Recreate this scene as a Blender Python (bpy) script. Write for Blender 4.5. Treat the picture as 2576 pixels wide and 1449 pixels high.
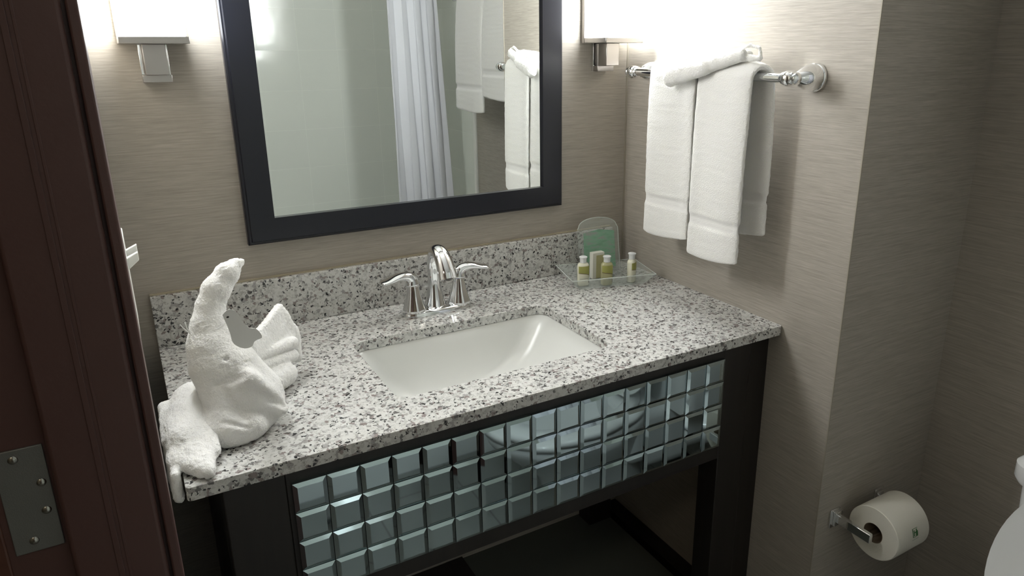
import bpy, bmesh, math, random
import numpy as np
from mathutils import Vector, Matrix, noise

random.seed(7)
S = bpy.context.scene
for o in list(bpy.data.objects):
    bpy.data.objects.remove(o)
COL = S.collection
CT = 0.86            # height of the counter top above the floor

# ------------------------------------------------------------------ camera
cd = bpy.data.cameras.new('camera')
cam = bpy.data.objects.new('camera', cd)
COL.objects.link(cam)
cd.sensor_fit = 'HORIZONTAL'
cd.sensor_width = 36
cd.lens = 36 * 1801.86 / 2576
cd.shift_x = -76.66 / 2576
cd.shift_y = -44.46 / 2576
cd.clip_start = 0.02
cam.matrix_world = (Matrix.Translation((-1.13316, -1.50693, CT + 0.55508)) @
                    Matrix.Rotation(-0.529520, 4, 'Z') @
                    Matrix.Rotation(1.269643, 4, 'X') @
                    Matrix.Rotation(-0.005496, 4, 'Z'))
S.camera = cam

# ------------------------------------------------------------------ world, exposure
w = bpy.data.worlds.new('world')
S.world = w
w.use_nodes = True
w.node_tree.nodes['Background'].inputs[0].default_value = (0.9, 0.95, 1, 1)
w.node_tree.nodes['Background'].inputs[1].default_value = 0.02
S.view_settings.view_transform = 'Standard'
S.view_settings.look = 'None'
S.view_settings.gamma = 1
S.view_settings.use_curve_mapping = False
S.view_settings.exposure = 1.85
SCONCE_POWER = 13.5
# warm ceiling lamp of the hallway behind the photographer
hl_ = bpy.data.lights.new('hall_lamp', 'AREA')
hl_.shape = 'DISK'
hl_.size = .3
hl_.energy = .9
hl_.color = (1.0, .86, .66)
hlo = bpy.data.objects.new('hall_lamp', hl_)
hlo.location = (-1.95, -1.95, 2.40)
COL.objects.link(hlo)

# ------------------------------------------------------------------ materials
def mat(name, color=(.5, .5, .5), rough=.5, metal=0, spec=.5, **kw):
    m = bpy.data.materials.new(name)
    m.use_nodes = True
    b = m.node_tree.nodes['Principled BSDF']
    b.inputs['Base Color'].default_value = (*color, 1)
    b.inputs['Roughness'].default_value = rough
    b.inputs['Metallic'].default_value = metal
    b.inputs['Specular IOR Level'].default_value = spec
    for k, v in kw.items():
        b.inputs[k.replace('_', ' ')].default_value = v
    return m

def N(m, t, **kw):
    n = m.node_tree.nodes.new(t)
    for k, v in kw.items():
        if k in n.inputs:
            n.inputs[k].default_value = v
        else:
            setattr(n, k, v)
    return n

def L(m, a, b):
    m.node_tree.links.new(a, b)

def bsdf(m):
    return m.node_tree.nodes['Principled BSDF']

def ramp(m, fac, stops, interp='LINEAR'):
    r = N(m, 'ShaderNodeValToRGB')
    r.color_ramp.interpolation = interp
    e = r.color_ramp.elements
    e[0].position, e[0].color = stops[0][0], (*stops[0][1], 1)
    e[1].position, e[1].color = stops[1][0], (*stops[1][1], 1)
    for p, c in stops[2:]:
        x = e.new(p)
        x.color = (*c, 1)
    L(m, fac, r.inputs[0])
    return r.outputs[0]

def coords(m, scale=(1, 1, 1)):
    tc = N(m, 'ShaderNodeTexCoord')
    mp = N(m, 'ShaderNodeMapping')
    mp.inputs['Scale'].default_value = scale
    L(m, tc.outputs['Object'], mp.inputs[0])
    return mp.outputs[0]

def bump(m, fac, strength=.3, dist=.002):
    b = N(m, 'ShaderNodeBump', Strength=strength, Distance=dist)
    L(m, fac, b.inputs['Height'])
    L(m, b.outputs[0], bsdf(m).inputs['Normal'])

def mix(m, f, a, b, mode='MIX'):
    x = N(m, 'ShaderNodeMix', data_type='RGBA', blend_type=mode)
    for sock, v in ((x.inputs[0], f), (x.inputs[6], a), (x.inputs[7], b)):
        if isinstance(v, (int, float)):
            sock.default_value = v
        elif isinstance(v, tuple):
            sock.default_value = (*v, 1)
        else:
            L(m, v, sock)
    return x.outputs[2]

# woven wallpaper with fine horizontal threads
def wallpaper():
    m = mat('wallpaper', rough=.62, spec=.35)
    n1 = N(m, 'ShaderNodeTexNoise', Scale=1, Detail=3, Roughness=.6)
    L(m, coords(m, (9, 9, 300)), n1.inputs['Vector'])
    n2 = N(m, 'ShaderNodeTexNoise', Scale=1, Detail=2, Roughness=.6)
    L(m, coords(m, (26, 26, 900)), n2.inputs['Vector'])
    a = ramp(m, n1.outputs[0], [(.3, (.375, .345, .295)), (.72, (.485, .445, .39))])
    b = ramp(m, n2.outputs[0], [(.3, (.83, .83, .83)), (.7, (1.06, 1.06, 1.06))])
    L(m, mix(m, 1.0, a, b, 'MULTIPLY'), bsdf(m).inputs['Base Color'])
    bump(m, n1.outputs[0], .25, .001)
    return m
WALLP = wallpaper()

def granite():
    m = mat('granite', rough=.12, spec=.5)
    c = coords(m)
    dn = N(m, 'ShaderNodeTexNoise', Scale=190, Detail=3)
    L(m, c, dn.inputs['Vector'])
    vm = N(m, 'ShaderNodeVectorMath', operation='MULTIPLY_ADD')
    vm.inputs[1].default_value = (.010, .010, .010)
    L(m, dn.outputs['Color'], vm.inputs[0])
    L(m, c, vm.inputs[2])
    cols = []
    for sc, stops in ((165, [(0, (.60, .60, .575)), (.46, (.50, .50, .48)), (.68, (.35, .34, .33)), (.79, (.27, .235, .225)),
                             (.85, (.62, .62, .60)), (.945, (.16, .155, .15))]),
                      (300, [(0, (1, 1, 1)), (.55, (.88, .88, .87)), (.74, (.66, .64, .63)), (.82, (1, 1, 1)), (.94, (.06, .06, .065))])):
        v = N(m, 'ShaderNodeTexVoronoi', Scale=sc)
        L(m, vm.outputs[0], v.inputs['Vector'])
        sp = N(m, 'ShaderNodeSeparateColor')
        L(m, v.outputs['Color'], sp.inputs[0])
        cols.append(ramp(m, sp.outputs[0], stops, 'CONSTANT'))
    L(m, mix(m, 1.0, cols[0], cols[1], 'MULTIPLY'), bsdf(m).inputs['Base Color'])
    return m
GRANITE = granite()

def terry(name, col):
    m = mat(name, col, .95, spec=.1, Sheen_Weight=.25, Sheen_Roughness=.5)
    n = N(m, 'ShaderNodeTexNoise', Scale=420, Detail=2)
    L(m, coords(m), n.inputs['Vector'])
    bump(m, n.outputs[0], .8, .0015)
    bsdf(m).inputs['Subsurface Weight'].default_value = .15
    bsdf(m).inputs['Subsurface Radius'].default_value = (.01, .01, .008)
    bsdf(m).inputs['Subsurface Scale'].default_value = .5
    return m
TERRY = terry('terry_white', (.86, .855, .83))

def flatweave(name, col):
    m = mat(name, col, .9, spec=.1)
    n = N(m, 'ShaderNodeTexNoise', Scale=1, Detail=1)
    L(m, coords(m, (150, 150, 900)), n.inputs['Vector'])
    bump(m, n.outputs[0], .5, .0008)
    return m
WEAVE = flatweave('towel_weave', (.85, .845, .83))

def wood(name, c1, c2, rough=.35):
    m = mat(name, c1, rough)
    n = N(m, 'ShaderNodeTexNoise', Scale=1, Detail=4, Roughness=.6)
    L(m, coords(m, (60, 60, 4)), n.inputs['Vector'])
    L(m, ramp(m, n.outputs[0], [(.3, c1), (.75, c2)]), bsdf(m).inputs['Base Color'])
    return m
ESPRESSO = wood('espresso_wood', (.012, .010, .009), (.022, .018, .015), .4)
FRAMEBLK = mat('black_frame', (.010, .011, .018), .28)
DOORBRN = mat('brown_door_paint', (.085, .042, .036), .42, spec=.5)
nn = N(DOORBRN, 'ShaderNodeTexNoise', Scale=260, Detail=2)
L(DOORBRN, coords(DOORBRN), nn.inputs['Vector'])
bump(DOORBRN, nn.outputs[0], .12, .001)
CHROME = mat('chrome', (.86, .87, .88), .05, 1)
NICKEL = mat('brushed_nickel', (.45, .43, .41), .28, 1)
STEEL = mat('hinge_steel', (.20, .205, .195), .45, .55)
nn = N(STEEL, 'ShaderNodeTexNoise', Scale=900, Detail=1)
L(STEEL, coords(STEEL), nn.inputs['Vector'])
bump(STEEL, nn.outputs[0], .25, .0006)
SCREW = mat('screw_steel', (.34, .34, .31), .25, 1)
MIRROR = mat('mirror_glass', (.90, .93, .91), .0, 1)
TILEMIR = mat('mirror_tile_glass', (.46, .565, .59), .03, 1)
PORC = mat('porcelain', (.80, .81, .79), .07, spec=.5, Coat_Weight=.3)
SINKPORC = mat('sink_porcelain', (.70, .71, .685), .2, spec=.4)
PLASTIC = mat('white_plastic', (.80, .80, .76), .35)
TOILETP = mat('toilet_white', (.83, .84, .83), .12)
PAINT = mat('ceiling_paint', (.84, .84, .82), .9)
CAULK = mat('caulk', (.40, .36, .26), .7)
BEIGE = mat('paint_beige', (.36, .33, .27), .7)
SHELFM = mat('shelf_laminate', (.12, .13, .115), .6)
GROUT = (.55, .57, .50)

def walltile():
    m = mat('wall_tile', rough=.13)
    tc = N(m, 'ShaderNodeTexCoord')
    sp = N(m, 'ShaderNodeSeparateXYZ')
    L(m, tc.outputs['Object'], sp.inputs[0])
    ad = N(m, 'ShaderNodeMath', operation='ADD')
    L(m, sp.outputs[0], ad.inputs[0])
    L(m, sp.outputs[1], ad.inputs[1])
    cb = N(m, 'ShaderNodeCombineXYZ')
    L(m, ad.outputs[0], cb.inputs[0])
    L(m, sp.outputs[2], cb.inputs[1])
    mp = N(m, 'ShaderNodeMapping')
    mp.inputs['Location'].default_value = (.122, .166, 0)
    L(m, cb.outputs[0], mp.inputs[0])
    b = N(m, 'ShaderNodeTexBrick', Scale=1.0, offset=0)
    b.inputs['Brick Width'].default_value = .197
    b.inputs['Row Height'].default_value = .197
    b.inputs['Mortar Size'].default_value = .0016
    b.inputs['Mortar Smooth'].default_value = .3
    b.inputs['Color1'].default_value = (.785, .815, .75, 1)
    b.inputs['Color2'].default_value = (.77, .80, .74, 1)
    b.inputs['Mortar'].default_value = (.86, .89, .82, 1)
    L(m, mp.outputs[0], b.inputs[0])
    L(m, b.outputs[0], bsdf(m).inputs['Base Color'])
    iv = N(m, 'ShaderNodeMath', operation='SUBTRACT')
    iv.inputs[0].default_value = 1
    L(m, b.outputs['Fac'], iv.inputs[1])
    wv = N(m, 'ShaderNodeTexNoise', Scale=14, Detail=1)
    L(m, tc.outputs['Object'], wv.inputs['Vector'])
    b1 = N(m, 'ShaderNodeBump', Strength=.5, Distance=.001)
    L(m, iv.outputs[0], b1.inputs['Height'])
    b2 = N(m, 'ShaderNodeBump', Strength=.35, Distance=.002)
    L(m, wv.outputs[0], b2.inputs['Height'])
    L(m, b1.outputs[0], b2.inputs['Normal'])
    fl = N(m, 'ShaderNodeVectorMath', operation='SCALE')
    fl.inputs['Scale'].default_value = 1 / .197
    L(m, mp.outputs[0], fl.inputs[0])
    fo = N(m, 'ShaderNodeVectorMath', operation='FLOOR')
    L(m, fl.outputs[0], fo.inputs[0])
    wn = N(m, 'ShaderNodeTexWhiteNoise', noise_dimensions='3D')
    L(m, fo.outputs[0], wn.inputs['Vector'])
    ti = N(m, 'ShaderNodeVectorMath', operation='MULTIPLY_ADD')
    ti.inputs[1].default_value = (.03, .03, .03)
    ti.inputs[2].default_value = (-.015, -.015, -.015)
    L(m, wn.outputs['Color'], ti.inputs[0])
    geo = N(m, 'ShaderNodeNewGeometry')
    an = N(m, 'ShaderNodeVectorMath', operation='ADD')
    L(m, geo.outputs['Normal'], an.inputs[0])
    L(m, ti.outputs[0], an.inputs[1])
    no = N(m, 'ShaderNodeVectorMath', operation='NORMALIZE')
    L(m, an.outputs[0], no.inputs[0])
    L(m, no.outputs[0], b1.inputs['Normal'])
    L(m, b2.outputs[0], bsdf(m).inputs['Normal'])
    return m
WALLTILE = walltile()

def floortile():
    m = mat('floor_tile', rough=.35)
    b = N(m, 'ShaderNodeTexBrick', Scale=1.0, offset=0)
    b.inputs['Brick Width'].default_value = .305
    b.inputs['Row Height'].default_value = .305
    b.inputs['Mortar Size'].default_value = .003
    b.inputs['Color1'].default_value = (.28, .285, .265, 1)
    b.inputs['Color2'].default_value = (.26, .265, .25, 1)
    b.inputs['Mortar'].default_value = (.16, .16, .15, 1)
    L(m, coords(m), b.inputs[0])
    L(m, b.outputs[0], bsdf(m).inputs['Base Color'])
    return m
FLOORT = floortile()

def emit(name, col, strength):
    m = mat(name, (.9, .9, .88), .4)
    b = bsdf(m)
    b.inputs['Emission Color'].default_value = (*col, 1)
    b.inputs['Emission Strength'].default_value = strength
    return m
GLOW = emit('lit_diffuser', (.965, .99, 1.0), SCONCE_POWER * 1.2)
GLOWS = emit('lit_diffuser_side', (.965, .99, 1.0), SCONCE_POWER * .42)

def curtainmat():
    m = mat('curtain_fabric', (.80, .81, .85), .8, spec=.2)
    v = N(m, 'ShaderNodeTexNoise', Scale=1, Detail=2)
    L(m, coords(m, (300, 300, 300)), v.inputs['Vector'])
    bump(m, v.outputs[0], .3, .001)
    tr = N(m, 'ShaderNodeBsdfTranslucent')
    tr.inputs[0].default_value = (.7, .7, .74, 1)
    mx = N(m, 'ShaderNodeMixShader')
    mx.inputs[0].default_value = .18
    out = m.node_tree.nodes['Material Output']
    L(m, bsdf(m).outputs[0], mx.inputs[1])
    L(m, tr.outputs[0], mx.inputs[2])
    L(m, mx.outputs[0], out.inputs[0])
    return m
CURT = curtainmat()

def acrylic(name, col, alpha, rough=.03):
    m = mat(name, col, rough, spec=.5)
    bsdf(m).inputs['Alpha'].default_value = alpha
    return m
ACRYL = acrylic('clear_acrylic', (.62, .68, .64), .20)
ACRYLEDGE = acrylic('acrylic_edge', (.80, .84, .80), .55)
def greenprint():
    m = mat('green_print', (.1, .4, .2), .3)
    n = N(m, 'ShaderNodeTexNoise', Scale=1, Detail=3, Roughness=.65)
    L(m, coords(m, (30, 30, 130)), n.inputs['Vector'])
    L(m, ramp(m, n.outputs[0], [(.34, (.24, .47, .31)), (.50, (.30, .58, .40)), (.64, (.42, .46, .42))]), bsdf(m).inputs['Base Color'])
    bsdf(m).inputs['Alpha'].default_value = .5
    return m
GREENP = greenprint()

# ------------------------------------------------------------------ mesh helpers
def obj(name, verts, faces, m, parent=None, smooth=False, bevel=0, segs=2):
    me = bpy.data.meshes.new(name)
    me.from_pydata([tuple(map(float, v)) for v in verts], [], [tuple(f) for f in faces])
    b = bmesh.new()
    b.from_mesh(me)
    bmesh.ops.remove_doubles(b, verts=b.verts, dist=1e-6)
    bmesh.ops.recalc_face_normals(b, faces=b.faces)
    b.to_mesh(me)
    b.free()
    ms = m if isinstance(m, (list, tuple)) else [m]
    for x in ms:
        me.materials.append(x)
    if smooth:
        for p in me.polygons:
            p.use_smooth = True
        if smooth == 'auto':
            me.set_sharp_from_angle(angle=math.radians(40))
    o = bpy.data.objects.new(name, me)
    COL.objects.link(o)
    if parent is not None:
        o.parent = parent
        o.matrix_parent_inverse = Matrix.Translation(-Vector(parent.location))
    if bevel:
        md = o.modifiers.new('bevel', 'BEVEL')
        md.width = bevel
        md.segments = segs
        md.limit_method = 'ANGLE'
        md.angle_limit = math.radians(40)
        for p in me.polygons:
            p.use_smooth = True
        me.set_sharp_from_angle(angle=math.radians(89))
        md.harden_normals = False
    return o

class MB:
    def __init__(s):
        s.v, s.f = [], []
    def add(s, v, f):
        k = len(s.v)
        s.v += [tuple(p) for p in v]
        s.f += [tuple(i + k for i in q) for q in f]
        return s
    def box(s, x0, x1, y0, y1, z0, z1):
        v = [(x, y, z) for x in (x0, x1) for y in (y0, y1) for z in (z0, z1)]
        return s.add(v, [(0, 1, 3, 2), (4, 6, 7, 5), (0, 4, 5, 1), (2, 3, 7, 6), (0, 2, 6, 4), (1, 5, 7, 3)])
    def loft(s, rings, cap0=True, cap1=True, closed=False):
        n = len(rings[0])
        v = [p for r in rings for p in r]
        f = []
        R = len(rings)
        for i in range(R if closed else R - 1):
            for j in range(n):
                a, b = i * n + j, i * n + (j + 1) % n
                c, d = ((i + 1) % R) * n + (j + 1) % n, ((i + 1) % R) * n + j
                f.append((a, b, c, d))
        if not closed:
            if cap0: f.append(tuple(range(n))[::-1])
            if cap1: f.append(tuple((R - 1) * n + j for j in range(n)))
        return s.add(v, f)
    def lathe(s, prof, origin=(0, 0, 0), axis=(0, 0, 1), n=32):
        ax = Vector(axis).normalized()
        q = Vector((0, 0, 1)).rotation_difference(ax).to_matrix()
        o = Vector(origin)
        rings = []
        for r, h in prof:
            rings.append([o + q @ Vector((max(r, 1e-5) * math.cos(2 * math.pi * k / n), max(r, 1e-5) * math.sin(2 * math.pi * k / n), h)) for k in range(n)])
        return s.loft(rings)
    def tube(s, pts, radii, n=16, flat=1.0, up=None):
        pts = [Vector(p) for p in pts]
        rings = []
        prev = None
        for i, p in enumerate(pts):
            t = (pts[min(i + 1, len(pts) - 1)] - pts[max(i - 1, 0)]).normalized()
            if prev is None:
                u = Vector(up) if up else (Vector((0, 0, 1)) if abs(t.z) < .9 else Vector((1, 0, 0)))
                a = (u - t * u.dot(t)).normalized()
            else:
                a = (prev - t * prev.dot(t)).normalized()
            prev = a
            b = t.cross(a)
            r = radii[i] if hasattr(radii, '__len__') else radii
            ra, rb = (r if hasattr(r, '__len__') else (r * flat, r))
            rings.append([p + a * ra * math.cos(2 * math.pi * k / n) + b * rb * math.sin(2 * math.pi * k / n) for k in range(n)])
        return s.loft(rings)
    def prism(s, poly, ext, origin=(0, 0, 0)):
        """poly: 3D points of one face; ext: extrusion vector"""
        e = Vector(ext)
        a = [Vector(p) for p in poly]
        return s.loft([a, [p + e for p in a]])
    def build(s, name, m, parent=None, **kw):
        return obj(name, s.v, s.f, m, parent, **kw)

def tag(o, label=None, cat=None, group=None, kind=None):
    if label: o['label'] = label
    if cat: o['category'] = cat
    if group: o['group'] = group
    if kind: o['kind'] = kind
    return o

def thing(name, label, cat, loc, group=None):
    o = bpy.data.objects.new(name, None)
    o.empty_display_size = .05
    o.location = loc
    COL.objects.link(o)
    return tag(o, label, cat, group)

def struct(o):
    o['kind'] = 'structure'
    return o

def box(name, x0, x1, y0, y1, z0, z1, m, parent=None, bevel=0, segs=2):
    return MB().box(x0, x1, y0, y1, z0, z1).build(name, m, parent, bevel=bevel, segs=segs)

def catmull(pts, sub=8):
    P = [np.array(p, float) for p in pts]
    P = [2 * P[0] - P[1]] + P + [2 * P[-1] - P[-2]]
    out = []
    for i in range(1, len(P) - 2):
        for k in range(sub):
            t = k / sub
            out.append(.5 * ((2 * P[i]) + (-P[i - 1] + P[i + 1]) * t + (2 * P[i - 1] - 5 * P[i] + 4 * P[i + 1] - P[i + 2]) * t * t
                             + (-P[i - 1] + 3 * P[i] - 3 * P[i + 1] + P[i + 2]) * t ** 3))
    out.append(P[-2])
    return out

def rrect(x0, x1, y0, y1, r, z, n=6):
    out = []
    for cx, cy, a0 in ((x1 - r, y1 - r, 0), (x0 + r, y1 - r, 90), (x0 + r, y0 + r, 180), (x1 - r, y0 + r, 270)):
        for k in range(n + 1):
            a = math.radians(a0 + 90 * k / n)
            out.append((cx + r * math.cos(a), cy + r * math.sin(a), z))
    return out

# ------------------------------------------------------------------ surface nets for soft folded cloth
def surface_nets(fn, lo, hi, h):
    lo, hi = np.array(lo, float), np.array(hi, float)
    n = np.ceil((hi - lo) / h).astype(int) + 1
    ax = [lo[i] + h * np.arange(n[i]) for i in range(3)]
    X, Y, Z = np.meshgrid(*ax, indexing='ij')
    D = fn(X, Y, Z)
    s = D < 0
    c = np.zeros(tuple(n - 1), int)
    for i in (0, 1):
        for j in (0, 1):
            for k in (0, 1):
                c += s[i:n[0] - 1 + i, j:n[1] - 1 + j, k:n[2] - 1 + k]
    act = (c > 0) & (c < 8)
    idx = -np.ones(act.shape, int)
    cells = np.argwhere(act)
    idx[act] = np.arange(len(cells))
    acc = np.zeros((len(cells), 3))
    cnt = np.zeros(len(cells))
    corners = [(i, j, k) for i in (0, 1) for j in (0, 1) for k in (0, 1)]
    for a in range(8):
        for b in range(a + 1, 8):
            ca, cb = np.array(corners[a]), np.array(corners[b])
            if np.abs(ca - cb).sum() != 1: continue
            da = D[tuple((cells + ca).T)]
            db = D[tuple((cells + cb).T)]
            m = (da < 0) != (db < 0)
            t = np.where(m, da / np.where(m, da - db, 1), 0)
            p = ca + t[:, None] * (cb - ca)
            acc += p * m[:, None]
            cnt += m
    V = lo + h * (cells + acc / cnt[:, None])
    F = []
    for d in range(3):
        e = np.zeros(3, int); e[d] = 1
        u, v = [q for q in range(3) if q != d]
        sl0 = [slice(1, n[q] - 1) for q in range(3)]
        A = s[:n[0] - e[0], :n[1] - e[1], :n[2] - e[2]]
        B = s[e[0]:, e[1]:, e[2]:]
        E = np.argwhere(A != B)
        for g in E:
            if g[u] < 1 or g[v] < 1 or g[u] >= n[u] - 1 or g[v] >= n[v] - 1: continue
            q = []
            for du, dv in ((0, 0), (-1, 0), (-1, -1), (0, -1)):
                gg = g.copy(); gg[u] += du; gg[v] += dv
                q.append(idx[tuple(gg)])
            if min(q) >= 0:
                F.append(q)
    return V, F

def cap(X, Y, Z, a, b, ra, rb=None, sq=(1, 1, 1)):
    rb = ra if rb is None else rb
    a, b = np.array(a, float), np.array(b, float)
    sq = np.array(sq, float)
    ba = (b - a) / sq
    px, py, pz = (X - a[0]) / sq[0], (Y - a[1]) / sq[1], (Z - a[2]) / sq[2]
    t = np.clip((px * ba[0] + py * ba[1] + pz * ba[2]) / (ba @ ba + 1e-12), 0, 1)
    return (np.sqrt((px - t * ba[0]) ** 2 + (py - t * ba[1]) ** 2 + (pz - t * ba[2]) ** 2) - (ra + (rb - ra) * t)) * min(sq)

def ell(X, Y, Z, c, r):
    k = np.sqrt(((X - c[0]) / r[0]) ** 2 + ((Y - c[1]) / r[1]) ** 2 + ((Z - c[2]) / r[2]) ** 2)
    return (k - 1) * min(r)

def smin(a, b, k):
    h = np.clip(.5 + .5 * (b - a) / k, 0, 1)
    return b + (a - b) * h - k * h * (1 - h)

def smax(a, b, k):
    return -smin(-a, -b, k)

def slab(X, Y, Z, quad, th):
    """distance to a thickened, bilinear cloth sheet given by sampled capsules"""
    d = None
    A, B, C_, D_ = [np.array(q, float) for q in quad]
    n = 18
    for i in range(n + 1):
        t = i / n
        p, q = A + (B - A) * t, D_ + (C_ - D_) * t
        e = cap(X, Y, Z, p, q, th)
        d = e if d is None else smin(d, e, th * 1.1)
    return d

def fuzz(verts, amp, freq=260, amp2=0, freq2=40):
    out = []
    for v in verts:
        p = Vector(v)
        d = Vector((noise.noise(p * freq), noise.noise(p * freq + Vector((9, 3, 1))), noise.noise(p * freq + Vector((2, 7, 5))))) * amp
        if amp2:
            d += Vector((noise.noise(p * freq2), noise.noise(p * freq2 + Vector((5, 1, 8))), noise.noise(p * freq2 + Vector((3, 4, 9))))) * amp2
        out.append(p + d)
    return out

# ================================================================== the room
X2 = 0.362       # alcove wall beyond the partition
YC = -0.697      # end of the short wall beside the counter
XL = -1.155      # left wall
YF = -2.40       # tiled wall of the tub
HC = 2.43        # ceiling
T = .12

struct(box('floor', XL - 1.4, X2 + T, YF - T, T, -.08, 0, FLOORT))
struct(box('ceiling', XL - 1.4, X2 + T, YF - T, T, HC, HC + .08, PAINT))
struct(box('wall_back', XL - T, 0, 0, T, 0, HC, WALLP))
struct(box('wall_right', 0, X2 + T, YC, T, 0, HC, WALLP))
struct(box('wall_alcove', X2, X2 + T, -1.69, YC, 0, HC, WALLP))
struct(box('wall_tub_end', X2, X2 + T, YF, -1.69, 0, HC, WALLTILE))
struct(box('wall_tub', XL - T, X2 + T, YF - T, YF, 0, HC, WALLTILE))
struct(box('trim_tub', X2 - .012, X2, -1.715, -1.69, 0, HC, PLASTIC, bevel=.003))
# left wall with the doorway
JY = -.757
m = MB().box(XL - T, XL, JY + .04, 0, 0, HC).box(XL - T, XL, YF, -1.66, 0, HC).box(XL - T, XL, -1.66, JY + .04, 2.12, HC)
struct(m.build('wall_left', WALLP))
# hallway behind the doorway
struct(MB().box(XL - 1.4, XL - 1.36, YF, T, 0, HC).box(XL - 1.4, XL - T, YF - T, YF, 0, HC).box(XL - 1.4, XL - T, T - .04, T, 0, HC).build('wall_hall', BEIGE))
# seam moulding lines of the wallpaper at the corners
struct(MB().box(-.0035, 0, -.0035, 0, CT, HC).build('trim_corner', BEIGE))
struct(MB().box(-.0012, .0012, YC - .0012, YC + .0012, 0, HC).build('trim_edge', BEIGE))
struct(MB().box(XL, XL + .012, JY + .04, 0, 0, .1).box(XL, -1.12, -.012, 0, 0, .1).box(X2 - .012, X2, -1.69, YC, 0, .1).box(.001, X2, YC - .012, YC, 0, .1)
       .build('baseboard_alcove', ESPRESSO, bevel=.002))

# door frame (jamb facing the camera) with the hinge leaf
door = struct(thing('door_1', None, None, (XL - .05, JY, 0)))
zt = 2.08
MB().box(XL - .145, XL + .001, JY, JY + .045, 0, zt).build('jamb', DOORBRN, door)                   # hinge rebate plane
MB().box(XL - .080, XL - .002, JY - .014, JY, 0, zt).build('door_stop', DOORBRN, door, bevel=.004, segs=3)
MB().box(XL - .045, XL - .040, JY - .0155, JY - .014, 0, zt).box(XL - .0365, XL - .034, JY - .0148, JY - .014, 0, zt).build('stop_bead', DOORBRN, door, bevel=.0006)
MB().box(XL + .0012, XL + .0105, JY - .012, JY + .05, 0, zt + .03).build('casing', DOORBRN, door, bevel=.002)
MB().box(XL - .145, XL + .0105, -1.66, -1.62, 0, zt).build('jamb', DOORBRN, door)
MB().box(XL - .145, XL + .0105, -1.66, JY + .045, zt, zt + .04).build('head', DOORBRN, door)
hz0, hz1 = CT + .094, CT + .204
hl = MB().box(XL - .1235, XL - .084, JY - .0022, JY + .0005, hz0, hz1).build('hinge', STEEL, door, bevel=.0008)
for sx, sz in ((-1.263, .194), (-1.246, .165), (-1.247, .135), (-1.262, .106)):
    MB().lathe([(.0001, .0016), (.0018, .0014), (.0034, .0004), (.0044, -.0004), (.0046, -.002)], (sx, JY - .0024, CT + sz), (0, -1, 0), 20).build('screw', SCREW, hl, smooth=True)
# the open door leaf, seen edge-on at the far left
MB().box(XL - .30, XL - .129, JY - .002, JY + .043, .01, zt - .01).build('door_leaf', mat('brown_door_face', (.085, .034, .022), .4), door, bevel=.002)

# light switch on the left wall
sw = thing('light_switch', 'white two-toggle light switch plate on the left wall beside the door frame', 'light switch', (XL, -.33, CT + .22))
MB().box(XL, XL + .006, -.385, -.27, CT + .155, CT + .298).build('wall_plate', PLASTIC, sw, bevel=.002)
for yy in (-.354, -.305):
    MB().loft([[(XL + .004, yy - .0055, CT + .252), (XL + .004, yy + .0055, CT + .252), (XL + .004, yy + .0055, CT + .270), (XL + .004, yy - .0055, CT + .270)],
               [(XL + .021, yy - .0045, CT + .266), (XL + .021, yy + .0045, CT + .266), (XL + .021, yy + .0045, CT + .278), (XL + .021, yy - .0045, CT + .278)]]
              ).build('toggle', PLASTIC, sw, bevel=.0012)

# ================================================================== vanity
van = thing('vanity_cabinet', 'dark brown wooden vanity cabinet with rows of square mirror tiles across its front', 'cabinet', (-.565, -.28, 0))
TZ = CT - .0206
for x0, x1, y0, y1 in ((-.134, -.06, -.536, -.48), (-1.085, -1.0, -.536, -.48), (-.134, -.06, -.06, -.004), (-1.085, -1.0, -.06, -.004)):
    MB().box(x0, x1, y0, y1, 0, TZ).build('leg', ESPRESSO, van, bevel=.002)
MB().box(-1.0, -.134, -.536, -.515, CT - .285, TZ).build('front_panel', ESPRESSO, van, bevel=.001)
MB().box(-1.085, -1.065, -.48, -.06, .12, TZ).build('side_panel', ESPRESSO, van)
MB().box(-.08, -.06, -.48, -.06, .5, TZ).build('side_panel', ESPRESSO, van)
MB().box(-.0595, -.001, -.528, -.508, 0, TZ).build('filler_strip', ESPRESSO, van)
MB().box(-1.0, -.0605, -.515, -.0, .080, .100).build('lower_shelf', SHELFM, van)
for x0, x1 in ((-.045, -.001), (-.556, -.508)):
    MB().box(x0, x1, -.507, -.001, .04, .107).build('shelf_rail', ESPRESSO, van)
MB().box(-1.0, -.556, -.5, -.001, .1005, .1065).build('shelf_board', ESPRESSO, van)
s = .0502
for c in range(17):
    for r in range(4):
        x0 = -.9940 + c * s + .0004
        z1 = CT - .0487 - r * s - .0004
        cx, cz = x0 + s / 2, z1 - s / 2
        a, b_ = s / 2 - .0005, s / 2 - .0068
        tx, tz = random.gauss(0, .007), random.gauss(0, .007)
        ring = lambda h, y: [(cx + i * h, y - tx * i * h - tz * k * h, cz + k * h) for i, k in ((-1, -1), (1, -1), (1, 1), (-1, 1))]
        MB().loft([ring(a, -.5362), ring(a, -.5436), ring(b_, -.5464)]).build('mirror_tile', TILEMIR, van)

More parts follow.
